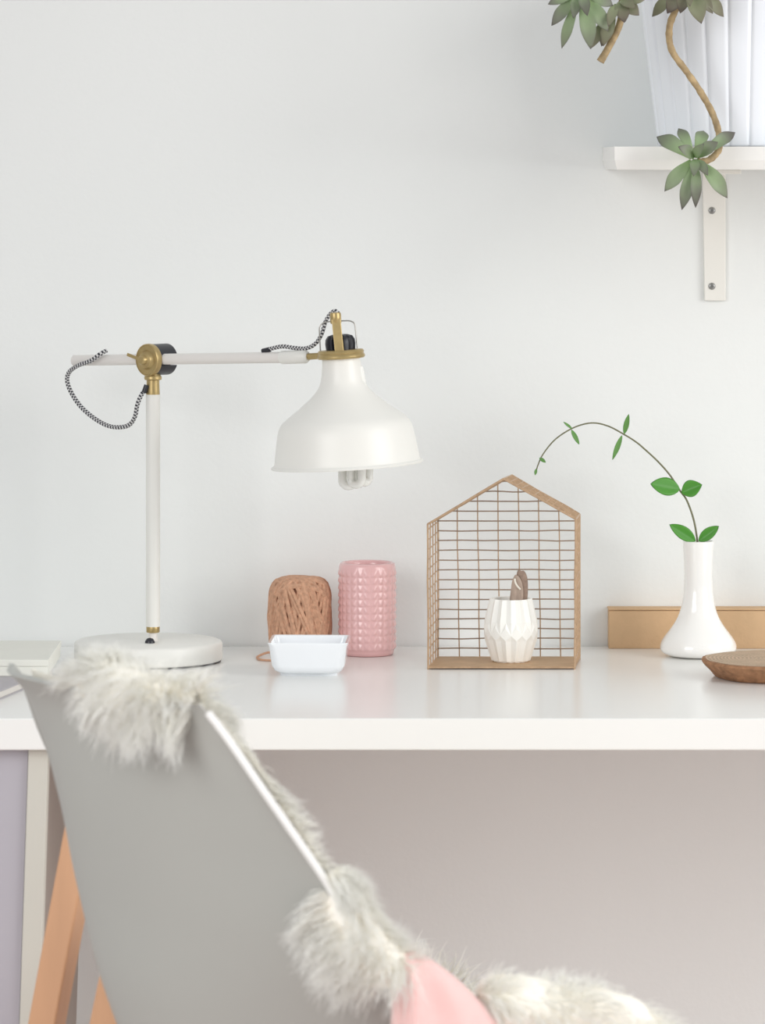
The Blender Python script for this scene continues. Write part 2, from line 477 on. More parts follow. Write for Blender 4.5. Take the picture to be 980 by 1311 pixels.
    obj('cord', MB().tube(even(bez(c2, 9), 0.0016), 2.9*px, 8, stripes=True), [M['dark'], M['light']], L)
    obj('cord_grommet', MB().tube([AP(184.5, 503, .0105), AP(188, 493, .008)], 3.4*px, 12), M['black'], L)
build_lamp()

# ---------------------------------------------------------------- twine ball
def build_twine():
    Yt = 4.003; s = Yt/F
    c = Vector(((384-HX)*s, Yt, ZD))
    R = 0.0275; Hh = 0.0345
    T = thing('twine_ball', 'ball of brown paper twine behind the white dish', 'twine', c)
    cc = c + Vector((0, 0, Hh + 0.0016))
    def surf(d, off=0.0):
        n = 5.0
        rad = math.hypot(d.x, d.y)
        r = ((rad/R)**n + (abs(d.z)/Hh)**n) ** (-1/n)
        return cc + d*(r + off)
    core = MB(); vs = []; fs = []; A, B = 40, 24
    for j in range(B+1):
        th = PI*j/B
        for k in range(A):
            ph = 2*PI*k/A
            vs.append(surf(Vector((math.sin(th)*math.cos(ph), math.sin(th)*math.sin(ph), math.cos(th))), -0.0006))
    for j in range(B):
        for k in range(A):
            l = (k+1) % A
            fs.append((j*A+k, j*A+l, (j+1)*A+l, (j+1)*A+k))
    core.add(vs, fs)
    obj('twine_core', core, M['twine_dark'], T)
    w = MB()
    rnd = random.Random(5)
    for i in range(62):
        az = i*2.39996 + rnd.uniform(-.2, .2)
        tilt = rnd.choice((-1, 1))*rnd.uniform(0.10, 0.42)
        if i % 9 == 0: tilt *= 1.9
        e1 = Vector((math.cos(az), math.sin(az), 0)); e2 = Vector((0,0,1))
        nrm = e1.cross(e2)
        e2 = (e2*math.cos(tilt) + nrm*math.sin(tilt)).normalized()
        off = rnd.uniform(-0.0006, 0.0012)
        ph = rnd.uniform(0, 6)
        pts = [surf((e1*math.cos(2*PI*k/56) + e2*math.sin(2*PI*k/56)).normalized(), off + 0.0003*math.sin(5*2*PI*k/56+ph)) for k in range(56)]
        w.tube(pts, rnd.uniform(0.0017, 0.0026), 6, closed=True)
    for p in range(len(w.v)):
        if w.v[p].z < ZD + 0.0004: w.v[p].z = ZD + 0.0004
    obj('windings', w, M['twine'], T)
    D = lambda x, y: on_desk(x, y, ZD+0.0012)
    lp = [D(352, 838), D(341, 838), D(331, 840), D(329.5, 842), D(334, 844.5), D(346, 845.5), D(360, 845)]
    lp[0].z += 0.003; lp[1].z += 0.0015
    obj('loose_end', MB().tube(bez(lp, 8), 0.0011, 8), M['twine'], T)
build_twine()

# ---------------------------------------------------------------- pink tumbler
def build_cup():
    Yc = 4.0; s = Yc/F
    c = Vector(((470.5-HX)*s, Yc, ZD))
    Hc = (838-HY)*0 + 0.0875
    R = 36.6*s
    N, Rw = 26, 11
    z0, z1 = 0.0062, Hc-0.0055
    def rf(r, z, a):
        if r < R-0.0008 or z < z0 or z > z1: return r
        v = (z-z0)/(z1-z0)*Rw; u = a/(2*PI)*N
        fu = 1-abs(2*(u % 1)-1); fv = v % 1
        tri = min(fu*1.15, (1-fv)*1.6, fv*4+0.1)
        return r + 0.00105*min(1, max(0, tri)) - 0.0003
    prof = [(0, 0.0012), (R-0.0045, 0.0), (R-0.0022, 0.0008), (R-0.0016, 0.0035), (R-0.001, 0.0055)]
    K = Rw*8
    prof += [(R, z0 + (z1-z0)*k/K) for k in range(K+1)]
    prof += [(R-0.0005, Hc-0.0035), (R-0.0012, Hc-0.0008), (R-0.003, Hc), (R-0.0048, Hc-0.001), (R-0.0052, Hc-0.004), (R-0.0055, 0.008), (0, 0.006)]
    o = obj('tumbler', MB().lathe(prof, Matrix.Translation(c), N*8, rfun=rf), M['pink'], origin=c, angle=60)
    tag(o, 'glossy pink ceramic tumbler with embossed diamond rows', 'tumbler')
build_cup()

# ---------------------------------------------------------------- white dish
def build_dish():
    Yd = 3.853; s = Yd/F
    c = Vector(((396.5-HX)*s, Yd, ZD))
    rings = []
    def sq(hx, hy, r, z, seg=8):
        pts = []
        for cx, cy, a0 in ((hx-r, hy-r, 0), (-hx+r, hy-r, PI/2), (-hx+r, -hy+r, PI), (hx-r, -hy+r, 1.5*PI)):
            for k in range(seg+1):
                a = a0 + PI/2*k/seg
                pts.append(c + Vector((cx + r*math.cos(a), cy + r*math.sin(a), z)))
        return pts
    w = 51*s
    d = 0.034
    lv = [(0.0262, 0.0215, 0.010, 0.0), (0.0266, 0.022, 0.010, 0.0022), (w-0.0085, d-0.0065, 0.012, 0.0030), (w-0.0058, d-0.0035, 0.011, 0.0050), (w-0.0032, d-0.0015, 0.009, 0.010), (w-0.001, d, 0.006, 0.028), (w, d+0.0006, 0.005, 0.0302), (w-0.0004, d+0.0002, 0.005, 0.0312),
          (w-0.0026, d-0.002, 0.004, 0.0308), (w-0.0034, d-0.0028, 0.005, 0.028), (w-0.006, d-0.005, 0.008, 0.009), (w-0.010, d-0.009, 0.009, 0.0055)]
    vs = []; n = 36
    for hx, hy, r, z in lv: vs += sq(hx, hy, r, z)
    fs = [(i*n+k, i*n+(k+1)%n, (i+1)*n+(k+1)%n, (i+1)*n+k) for i in range(len(lv)-1) for k in range(n)]
    fs.append(tuple(range(n-1, -1, -1))); fs.append(tuple((len(lv)-1)*n+k for k in range(n)))
    mb = MB().add(vs, fs)
    R = Matrix.Translation(c) @ Matrix.Rotation(math.radians(-2), 4, 'Z') @ Matrix.Translation(-c)
    mb.v = [R @ v for v in mb.v]
    o = obj('dish', mb, M['dish'], origin=c, angle=50)
    tag(o, 'small white square porcelain dish in front of the twine', 'dish')
build_dish()

# ---------------------------------------------------------------- wire house
def build_house():
    Yf, Yb = 3.881, 3.961
    FL = on_desk(548.5, 857); FR = on_desk(736, 857); BL = on_desk(561, 844); BR = on_desk(742.5, 844)
    lift = Vector((0,0,0.0016))
    FL, FR, BL, BR = FL+lift, FR+lift, BL+lift, BR+lift
    zl = P(0, 671, FL.y).z; zr = P(0, 664.5, FR.y).z; ap = P(645, 613, FL.y)
    fl, fr = Vector((FL.x-0.0004, FL.y, zl)), Vector((FR.x+0.001, FR.y, zr))
    bl, br = Vector((BL.x, BL.y, zl-0.0022)), Vector((BR.x, BR.y, zr-0.0022))
    fa = Vector((ap.x, FL.y, ap.z)); ba = Vector((ap.x + (BL.x-FL.x), BL.y, ap.z-0.0026))
    c = (FL+FR+BL+BR)/4; c.z = ZD
    Hs = thing('wire_house', 'house-shaped copper wire basket around the fluted white pot', 'basket', c)
    r = 0.00058; re = 0.00095
    jit = random.Random(3)
    def wob(p, a=0.0005): return p + Vector((jit.uniform(-a,a), jit.uniform(-a,a)*0.4, jit.uniform(-a,a)))
    def seg(mb, a, b, rad, k=4, a_=0.0005, mi=0):
        pts = [a] + [wob(a.lerp(b, i/k), a_) for i in range(1, k)] + [b]
        mb.tube(pts, rad, 6, mi=mi)
    # back panel
    m = MB()
    def top_z(x):   # roof height of the back gable at x
        if x <= ba.x: return bl.z + (ba.z-bl.z)*(x-bl.x)/(ba.x-bl.x)
        return br.z + (ba.z-br.z)*(br.x-x)/(br.x-ba.x)
    nv = 7
    for i in range(1, nv):
        x = BL.x + (BR.x-BL.x)*i/nv
        seg(m, Vector((x+0.0012, BL.y, BL.z)), Vector((x-0.0008, BL.y, top_z(x))), r)
    pitch = 12.55*Yb/F
    z = BL.z + pitch*0.95
    while z < ba.z - 0.003:
        if z < min(bl.z, br.z): xa, xb = BL.x, BR.x
        else:
            xa = bl.x + (ba.x-bl.x)*max(0, (z-bl.z))/(ba.z-bl.z); xb = br.x - (br.x-ba.x)*max(0, (z-br.z))/(ba.z-br.z)
        seg(m, Vector((xa, BL.y-0.0012, z)), Vector((xb, BL.y-0.0012, z)), r*1.08, 6, mi=1)
        z += pitch
    obj('back_panel', m, [M['wire'], M['wire_dark']], Hs)
    # side panels
    for A0, A1, B0, B1, extra in ((FL, fl, BL, bl, 3), (FR, fr, BR, br, 5)):
        m = MB()
        for i in range(1, extra+1):
            t = i/(extra+1)
            seg(m, A0.lerp(B0, t), A1.lerp(B1, t), r*1.1)
        z = A0.z + pitch*0.9
        while z < A1.z:
            t = (z-A0.z)/(A1.z-A0.z)
            seg(m, A0.lerp(A1, t) + Vector((0,0,-0.0012)), B0.lerp(B1, t) + Vector((0,0,0.0014)), r*1.1, 2)
            z += pitch
        obj('side_panel', m, M['wire'], Hs)
    # roof panels: fine mesh across the depth
    for A0, B0 in ((fl, bl), (fr, br)):
        m = MB()
        for i in range(0, 13):
            t = i/12
            seg(m, A0.lerp(fa, t), B0.lerp(ba, t), r*1.1, 2)
        for i in range(1, 8):
            t = i/8
            seg(m, A0.lerp(B0, t), fa.lerp(ba, t), r*1.5, 5)
        obj('roof_panel', m, M['wire'], Hs)
    m = MB()
    for pts in ([FL, fl, fa, fr, FR], [BL, bl, ba, br, BR]):
        for p, q in zip(pts[:-1], pts[1:]): seg(m, p, q, re, 5, 0.0003)
    for p, q in ((fl, bl), (fr, br), (fa, ba), (FL, BL), (FR, BR), (FL, FR), (BL, BR)): seg(m, p, q, re*0.95, 3, 0.0002)
    for p in (FL, FR, BL, BR): m.tube([Vector((p.x, p.y, ZD)), p], re, 6)
    obj('edge_wires', m, M['wire'], Hs)
    b = MB(); u = Vector((0,0,0.0011)); d = Vector((0,0,-0.0006))
    b.hexa([FL+d, FR+d, BR+d, BL+d, FL+u, FR+u, BR+u, BL+u])
    obj('base_board', b, M['wire_board'], Hs, smooth=False)
    return ZD + 0.0016 + 0.0011
zhouse = build_house()

# ---------------------------------------------------------------- fluted pot in the house
def build_fluted():
    Yp = 3.921; s = Yp/F
    c = Vector(((654.5-HX)*s, Yp, zhouse + 0.0001))
    H = 0.0585; N = 15
    rt, rm, rb = 27.3*s, 34.6*s, 25*s
    dp = 0.0024
    mb = MB(); vs = []; n2 = 2*N
    zt, zm = H, H*0.505
    rows = []
    def ring(fr, fz):
        out = []
        for k in range(n2):
            a = 2*PI*k/n2 + 0.08
            r = fr(k); out.append(c + Vector((r*math.cos(a), r*math.sin(a), fz(k))))
        return out
    lv = [ring(lambda k: rb-0.0025, lambda k: 0.0), ring(lambda k: rb-(dp*0.7 if k % 2 == 0 else 0), lambda k: 0.0012),
          ring(lambda k: rm-0.0006 - (dp*0.8 if k % 2 == 0 else 0), lambda k: zm - 0.0085),
          ring(lambda k: rm, lambda k: zm + (0.0034 if k % 2 else -0.0034)),
          ring(lambda k: rm-0.0004 - (dp*0.8 if k % 2 else 0), lambda k: zm + 0.0085),
          ring(lambda k: rt-(dp*0.8 if k % 2 else 0), lambda k: zt),
          ring(lambda k: rt-0.0042, lambda k: zt-0.0003), ring(lambda k: rt-0.0045, lambda k: 0.008)]
    for r in lv: vs += r
    fs = []
    for i in range(len(lv)-1):
        for k in range(n2):
            a, b, c_, d = i*n2+k, i*n2+(k+1)%n2, (i+1)*n2+(k+1)%n2, (i+1)*n2+k
            if (k + (1 if i >= 3 else 0)) % 2: fs += [(a, b, c_), (a, c_, d)]
            else: fs += [(a, b, d), (b, c_, d)]
    fs.append(tuple(range(n2-1, -1, -1))); fs.append(tuple((len(lv)-1)*n2+k for k in range(n2)))
    mb.add(vs, fs)
    o = obj('fluted_pot', mb, M['bisque'], origin=c, smooth=False)
    tag(o, 'white faceted porcelain pot standing inside the wire house', 'pot')
    # feather
    f0 = Vector((c.x, c.y, c.z + 0.0085))
    Ft = thing('feather', 'short brown feather with pale quill standing in the pot', 'feather', f0)
    def vane(pts, widths, depth, bow, name, m):
        mb = MB(); vs = []; fs = []
        n = len(pts); k = 7
        for i, (p, w) in enumerate(zip(pts, widths)):
            for j in range(k):
                t = j/(k-1)*2-1
                vs.append(p + Vector((w*t, depth + bow*(1-t*t)*-1, 0.0006*math.sin(i*2.1+j))))
        for i in range(n-1):
            for j in range(k-1):
                fs.append((i*k+j, i*k+j+1, (i+1)*k+j+1, (i+1)*k+j))
        mb.add(vs, fs)
        o = obj(name, mb, m, Ft, subsurf=1)
        so = o.modifiers.new('solid', 'SOLIDIFY'); so.thickness = 0.0009
        return o
    Q = lambda x, y, d=0: P(x, y, Yp-d)
    vane([Q(658, 795), Q(660.5, 775), Q(662, 762), Q(662.5, 752), Q(662, 744), Q(661.5, 739), Q(661.5, 736)], [x*s for x in (7, 8.8, 8.6, 7.8, 6.2, 4.2, 2.2)], -0.002, 0.0015, 'lower_vane', M['feather'])
    vane([Q(664, 795), Q(667.5, 775), Q(669, 762), Q(669.2, 750), Q(668.8, 741), Q(668, 734), Q(667, 730.5)], [x*s for x in (5, 6.6, 6.8, 6.9, 6.6, 5.6, 3.0)], 0.002, 0.0015, 'upper_vane', M['feather_dark'])
    obj('quill', MB().tube(bez([Q(659.5, 741, .0045), Q(660, 745, .0055), Q(662.5, 750, .0058), Q(666.5, 754.5, .0045)], 6), [1.2*s]*19, 8), M['quill'], Ft)
build_fluted()

# ---------------------------------------------------------------- vase and cutting
def build_vase():
    Yv = 3.985; s = Yv/F
    c = Vector(((894.5-HX)*s, Yv, ZD))
    zt = P(0, 692.5, Yv).z - ZD
    zz = lambda py: (P(0, py, Yv).z - ZD)
    pr = [(20.3, 692.5), (19.8, 697), (19, 706), (18.3, 722), (18.0, 738), (18.3, 752), (19.6, 766), (22, 779), (26, 790), (32, 800), (39, 809), (44.5, 816), (48, 822), (49.3, 827), (48.8, 831), (46, 835.5), (40, 838.5), (33, 839.8)]
    pr = [(r*s, zz(y)) for r, y in pr]
    outer = [(0, 0.0008), (0.021, 0.0), (0.024, 0.0004)] + [p for p in pr[::-1] if p[1] > 0.001]
    inner = [(18.3*s, zz(692)), (16.5*s, zz(695)), (15*s, zz(722)), (14.6*s, zz(752)), (18*s, zz(785)), (0, zz(800))]
    T = Matrix.Translation(c)
    o = obj('vase', MB().lathe(outer + inner, T, 72), M['vase'], origin=c, angle=60, subsurf=1)
    tag(o, 'glossy white bottle vase with slim neck and wide foot', 'vase')
    # cutting
    ctr = Vector((c.x, c.y, zz(765)+ZD))
    S = thing('plant_cutting', 'arching green cutting with small oval leaves in the vase', 'plant', ctr)
    Q = lambda x, y, d=0.0: P(x, y, Yv-d)
    sp = [Q(897, 745), Q(895, 715), Q(893, 690), Q(888.5, 665), Q(880, 641), Q(871, 628), Q(858, 608), Q(843, 591), Q(828, 577), Q(815, 566), Q(800, 556.5), Q(779, 545.5), Q(758, 541.5), Q(735, 547.5), Q(712, 562), Q(696, 581), Q(689, 596), Q(686, 607)]
    pts = bez(sp, 8)
    n = len(pts)
    obj('stem', MB().tube(pts, [s*(1.35 - 0.55*i/n) for i in range(n)], 8), M['sprig_stem'], S)
    def leaf(b, t, w, m, fold=0.25, bow=0.0, twist=0.0, power=0.75):
        b, t = Vector(b), Vector(t); ax = t-b; Ln = ax.length; a = ax/Ln
        nrm = Vector((0, -1, 0.35)); nrm = (nrm - a*nrm.dot(a)).normalized()
        sd = a.cross(nrm)
        if twist: nrm, sd = nrm*math.cos(twist) + sd*math.sin(twist), sd*math.cos(twist) - nrm*math.sin(twist)
        mb = MB(); vs = []; fs = []; ts = []
        n, k = 14, 9
        for i in range(n+1):
            u = i/n
            wd = w*max(0.02, math.sin(PI*u**0.92)**power)
            for j in range(k):
                v = j/(k-1)*2-1
                vs.append(b + a*(Ln*u) + sd*(wd*v) + nrm*(bow*Ln*math.sin(PI*u) + fold*wd*abs(v) - 0.0))
                ts.append(min(1, 0.25 + 0.5*abs(v)**3 + 0.75*max(0, u-0.8)/0.2*0.6))
        for i in range(n):
            for j in range(k-1):
                fs.append((i*k+j, i*k+j+1, (i+1)*k+j+1, (i+1)*k+j))
        mb.add(vs, fs, t=ts)
        o = obj('leaf', mb, m, S)
        so = o.modifiers.new('solid', 'SOLIDIFY'); so.thickness = 0.0005
        return o
    g, y = M['leaf_green'], M['leaf_small']
    leaf(Q(871, 626.5, .001), Q(833.5, 619.5, .008), 11.8*s, g, 0.2)
    leaf(Q(873, 631, .001), Q(899.5, 620.5, .005), 11.2*s, g, 0.35, power=0.85)
    leaf(Q(891, 693, .002), Q(857.5, 671.5, .004), 8.8*s, g, 0.3)
    leaf(Q(895, 693, .002), Q(921, 673.5, .006), 7.6*s, g, 0.3)
    leaf(Q(799.5, 556, 0), Q(805.5, 530, .003), 3.6*s, y, 0.3)
    leaf(Q(797, 557, 0), Q(784.5, 589, .004), 3.4*s, y, 0.3)
    leaf(Q(733, 549, 0), Q(721.5, 540, .003), 1.8*s, y, 0.3)
    leaf(Q(732, 550, 0), Q(742, 569, .003), 2.8*s, y, 0.3)
    leaf(Q(691, 586, 0), Q(699, 592, .003), 2.2*s, y, 0.3)
    leaf(Q(687, 600, 0), Q(685.5, 608.5, .001), 1.9*s, y, 0.3)
build_vase()

# ---------------------------------------------------------------- kraft box
def build_box():
    p = on_desk(780, 830.5)
    zt = ZC - (779-HY)*p.y/F
    yb = min(WALL-0.001, p.y + 0.03)
    x1 = p.x + 0.33
    B = thing('cardboard_box', 'long flat brown cardboard box against the wall behind the vase', 'box', ((p.x+x1)/2, (p.y+yb)/2, ZD))
    obj('tray', MB().box((p.x, p.y, ZD), (x1, yb, zt-0.0022)), M['kraft'], B, smooth=False, bevel=0.0008)
    obj('lid', MB().box((p.x-0.0005, p.y-0.0006, zt-0.0018), (x1+0.0005, yb, zt)), M['kraft'], B, smooth=False, bevel=0.0006)
build_box()

# ---------------------------------------------------------------- wood slice
def build_slice():
    Yc = 3.825; s = Yc/F
    c = Vector(((1001-HX)*s, Yc, ZD))
    rnd = random.Random(4)
    ph = [rnd.uniform(0, 6) for _ in range(6)]
    def wob(a): return 1 + 0.018*math.sin(2*a+ph[0]) + 0.014*math.sin(5*a+ph[1]) + 0.008*math.sin(11*a+ph[2])
    S = thing('wood_slice', 'round bark-edged wood slice at the front of the desk', 'wood slice', c)
    h = 0.0165
    R = 0.0715
    rings = [(0.056, 0.0), (0.0595, 0.001), (0.0640, 0.006), (0.0685, 0.0105), (R, h-0.0025), (R-0.0012, h-0.0003), (R-0.003, h)]
    def rf(r, z, a): return r*wob(a)*(1 + 0.006*math.sin(37*a + z*900) + 0.004*math.sin(61*a - z*500))
    obj('bark_rim', MB().lathe(rings + [(0.05, h-0.0008), (0.05, 0.0006)], Matrix.Translation(c), 160, rfun=rf, close=True), M['bark'], S)
    disc = MB().lathe([(0.0, 0.0004), (0.0535, 0.0004), (R-0.0042, h-0.001), (R-0.0034, h+0.0003), (0.0, h+0.0003)], Matrix.Translation(c), 120, rfun=lambda r, z, a: r*wob(a))
    d = obj('cut_face', disc, M['wood_face'], S)
    # growth rings
    m = M['wood_face']; nt = m.node_tree
    wv = nt.nodes.new('ShaderNodeTexWave'); wv.wave_type = 'RINGS'; wv.rings_direction = 'Z'
    wv.inputs['Scale'].default_value = 90; wv.inputs['Distortion'].default_value = 4; wv.inputs['Detail'].default_value = 2
    tc = nt.nodes.new('ShaderNodeTexCoord'); nt.links.new(tc.outputs['Object'], wv.inputs['Vector'])
    b = nt.nodes['Principled BSDF']; old = b.inputs['Base Color'].links[0].from_socket
    mx = nt.nodes.new('ShaderNodeMix'); mx.data_type = 'RGBA'; mx.blend_type = 'MULTIPLY'
    mx.inputs[0].default_value = 0.35
    nt.links.new(old, mx.inputs[6]); nt.links.new(wv.outputs['Color'], mx.inputs[7])
    nt.links.new(mx.outputs[2], b.inputs['Base Color'])
build_slice()

# ---------------------------------------------------------------- left end: grey notebook under a white box
def build_left():
    zt = ZD + 0.008
    c0 = on_desk(27.5, 873, zt); c1 = on_desk(0, 884.3, zt)
    d = Vector((c0.x-c1.x, c0.y-c1.y, 0)).normalized()
    sd = Vector((d.y, -d.x, 0))      # to the right
    far = c0 + d*0.10; near = c1 - d*0.05
    wv = -sd*0.17
    root = (far+near+far+wv+near+wv)/4; root.z = ZD
    Nb = thing('notebook', 'flat grey notebook under the white box at the desk end', 'notebook', root)
    def quad(z0, z1, ins=0.0):
        a, b, c, e = near-d*-ins, near+wv, far+wv, far
        pts = [near+wv, near, far, far+wv]
        cen = (near+far+near+wv+far+wv)/4
        pts = [p + (cen-p).normalized()*ins for p in pts]
        lo = [Vector((p.x, p.y, z0)) for p in pts]; hi = [Vector((p.x, p.y, z1)) for p in pts]
        return MB().hexa(lo+hi)
    obj('pages', quad(ZD+0.0012, zt-0.0012, 0.002), M['pages'], Nb, smooth=False)
    obj('cover', quad(zt-0.0013, zt), M['grey_cover'], Nb, smooth=False)
    obj('cover', quad(ZD, ZD+0.0013), M['grey_cover'], Nb, smooth=False)
    yf = on_desk(0, 866, zt).y
    x1 = (61-HX)*yf/F
    zb2 = ZC - (844.5-HY)*yf/F
    Bx = thing('flat_box', 'low white box lying on the grey notebook behind the chair', 'box', (x1-0.07, yf+0.07, zt))
    obj('tray', MB().box((x1-0.15, yf, zt+0.0001), (x1, yf+0.15, zb2-0.006)), M['white_box'], Bx, smooth=False, bevel=0.0006)
    obj('lid', MB().box((x1-0.1508, yf-0.0008, zb2-0.006), (x1+0.0008, yf+0.1508, zb2)), M['white_box'], Bx, smooth=False, bevel=0.0006)
build_left()

# ---------------------------------------------------------------- wall shelf, bracket, succulent
def build_shelf():
    Yf2 = 3.86
    xl = (787-HX)*Yf2/F; xr = 0.75
    zt = ZC - (187.5-HY)*Yf2/F; zbm = ZC - (217.5-HY)*Yf2/F; zm = ZC - (205-HY)*Yf2/F
    Sh = thing('wall_shelf', 'white wall shelf on a screwed bracket holding the potted succulent', 'shelf', ((xl+xr)/2, WALL, zbm))
    m = MB()
    ch = 0.0026
    lo = [(xl+ch, Yf2+0.004, zbm), (xr, Yf2+0.004, zbm), (xr, WALL-0.0005, zbm), (xl+ch, WALL-0.0005, zbm)]
    mid = [(xl, Yf2, zm), (xr, Yf2, zm), (xr, WALL-0.0005, zm), (xl, WALL-0.0005, zm)]
    hi = [(xl, Yf2, zt), (xr, Yf2, zt), (xr, WALL-0.0005, zt), (xl, WALL-0.0005, zt)]
    m.add(lo+mid+hi, [(3,2,1,0), (8,9,10,11)] + [(r+i, r+(i+1)%4, r+4+(i+1)%4, r+4+i) for r in (0, 4) for i in range(4)])
    obj('board', m, M['shelf'], Sh, smooth=False, bevel=0.0006)
    Yb2 = WALL-0.005
    bx0, bx1 = (900.5-HX)*Yb2/F, (930-HX)*Yb2/F
    zlo = ZC - (385-HY)*Yb2/F
    b = MB()
    b.hexa([Vector(p) for p in [(bx0+0.0016, Yb2, zlo), (bx1-0.0002, Yb2, zlo), (bx1-0.0002, WALL-0.0004, zlo), (bx0+0.0016, WALL-0.0004, zlo),
                                (bx0-0.0004, Yb2, zbm), (bx1-0.0002, Yb2, zbm), (bx1-0.0002, WALL-0.0004, zbm), (bx0-0.0004, WALL-0.0004, zbm)]])
    b.box((bx0, Yf2+0.03, zbm-0.004), (bx1, WALL-0.003, zbm))
    bo = obj('bracket', b, M['bracket'], Sh, smooth=False, bevel=0.0008)
    for py in (269.5, 366.5):
        c = P(912, py, Yb2)
        sm = frame(c, (0,-1,0), (1,0,0))
        sc = MB().lathe([(0.0034, -0.001), (0.0034, 0.0004), (0.0026, 0.0011), (0.0012, 0.0012), (0.0010, 0.0005), (0, 0.0005)], sm, 24)
        obj('screw', sc, M['screw'], Sh, parent=bo)
    return zt
zshelf = build_shelf()

def build_succulent():
    Yp = 3.957; s = Yp/F
    cx = (946-HX)*s
    c = Vector((cx, Yp, zshelf+0.0002))
    Pt = thing('potted_succulent', 'trailing grey-green succulent in a white ribbed pot on the shelf', 'potted plant', c)
    rbm, slope = 103*s, 22/183
    ht = 250*s
    NR = 26
    def rf(r, z, a):
        if r < rbm-0.004: return r
        u = (a/(2*PI)*NR + 0.3) % 1
        e = min(u, 1-u)*2
        return r - 0.0016*math.exp(-(e/0.13)**2) + 0.0005*math.sin(PI*u)
    prof = [(0, 0.0008), (rbm-0.003, 0.0), (rbm-0.0008, 0.001)]
    for k in range(0, 13):
        z = 0.002 + (ht-0.012)*k/12
        prof.append((rbm + slope*z, z))
    rt = rbm + slope*ht
    prof += [(rt+0.003, ht-0.008), (rt+0.0035, ht-0.001), (rt+0.001, ht), (rt-0.004, ht-0.001), (rt-0.006, ht-0.02), (rbm-0.006, 0.006), (0, 0.005)]
    pot = obj('pot', MB().lathe(prof, Matrix.Translation(c), NR*14, rfun=rf), M['potm'], Pt, angle=50)
    zs = ht-0.03
    rs = rbm + slope*zs - 0.0065
    soil = MB().lathe([(0, zs-0.02), (rs-0.003, zs-0.02), (rs, zs), (rs*0.6, zs+0.004), (0, zs+0.006)], Matrix.Translation(c), 48)
    obj('soil', soil, M['soil'], Pt)
    Q = lambda x, y, Y: P(x, y, Y)
    top = c + Vector((0, 0, zs))
    ps = 3.83/F
    # trailing stems
    st1 = [top + Vector((-0.01, -0.03, 0)), top + Vector((-0.022, -0.085, 0.035)), Q(880, -12, 3.835), Q(866, 12, 3.83), Q(857.5, 36, 3.832), Q(860.5, 64, 3.84), Q(879, 91, 3.845), Q(897, 117, 3.85), Q(913, 146, 3.852), Q(921, 172, 3.848), Q(920.5, 192, 3.84), Q(908, 205, 3.832), Q(894, 207, 3.826)]
    obj('stem', MB().tube(bez(st1, 8), [ps*(4.4+0.5*math.sin(i*1.7)*math.sin(i*0.6)) for i in range(8*(len(st1)-1)+1)], 10), M['bark_stem'], Pt)
    st2 = [top + Vector((-0.02, -0.03, 0)), top + Vector((-0.06, -0.07, 0.045)), Q(828, -38, 3.83), Q(800, -8, 3.815), Q(796, 20, 3.81)]
    obj('stem', MB().tube(bez(st2, 8), 4.6*ps, 10), M['bark_stem'], Pt)
    cut = [Q(797, 18, 3.81), Q(792, 36, 3.808), Q(780, 60, 3.806), Q(769, 79, 3.805)]
    obj('cut_stem', MB().tube(bez(cut, 6), [4.6*ps]*16 + [5*ps]*2 + [5.2*ps], 10), M['bark_stem'], Pt)
    st3 = [top + Vector((-0.02, -0.02, 0)), top + Vector((-0.07, -0.06, 0.05)), Q(790, -45, 3.825), Q(752, -14, 3.80), Q(748, 0, 3.79)]
    obj('stem', MB().tube(bez(st3, 8), 4.2*ps, 10), M['bark_stem'], Pt)
    lr = random.Random(9)
    def leaf_into(mb, b, t, w, nrm=(0,-1,0.3), cup=0.35, arch=0.12, thick=0.22):
        b, t = Vector(b), Vector(t); ax = t-b; Ln = ax.length; a = ax/Ln
        nv = Vector(nrm); nv = (nv - a*nv.dot(a))
        nv = nv.normalized() if nv.length > 1e-4 else a.orthogonal().normalized()
        sd = a.cross(nv)
        n, k = 16, 12
        vs = []; ts = []; sh = lr.uniform(-0.10, 0.28)
        for i in range(n+1):
            u = i/n
            # spatulate outline: narrow base, widest at 2/3, pointed tip
            if u < 0.66: wd = 0.30 + 0.70*math.sin(PI/2*u/0.66)**1.25
            else: wd = max(0.0, 1-((u-0.66)/0.34)**1.7)
            if i == n: wd = 0.01
            wd *= w
            th = thick*w*(1-0.55*u)*(1 if i < n else 0.05)
            sp = b + a*(Ln*u) + nv*(arch*Ln*(math.sin(PI*u) - 0.9*u*u))
            for j in range(k):
                an = 2*PI*j/k
                x = math.cos(an)*wd; yv = math.sin(an)*th
                vs.append(sp + sd*x + nv*(yv + cup*abs(x)*abs(x)/max(w, 1e-6)))
                ts.append(min(1.0, 0.12 + sh*u + 0.62*u**1.3 + 0.22*abs(math.cos(an))**6*u + (0.35 if u > 0.95 else 0)))
        fs = [(i*k+j, i*k+(j+1)%k, (i+1)*k+(j+1)%k, (i+1)*k+j) for i in range(n) for j in range(k)]
        fs.append(tuple(range(k-1,-1,-1))); fs.append(tuple(n*k+j for j in range(k)))
        mb.add(vs, fs, t=ts)
    def rosette(center, Y, leaves, m):
        mb = MB()
        for (tx, ty, w, dY, bx, by) in leaves:
            leaf_into(mb, Q(center[0]+bx, center[1]+by, Y), Q(tx, ty, Y+dY), w*0.80*ps)
        return obj('rosette', mb, m, Pt, angle=70)
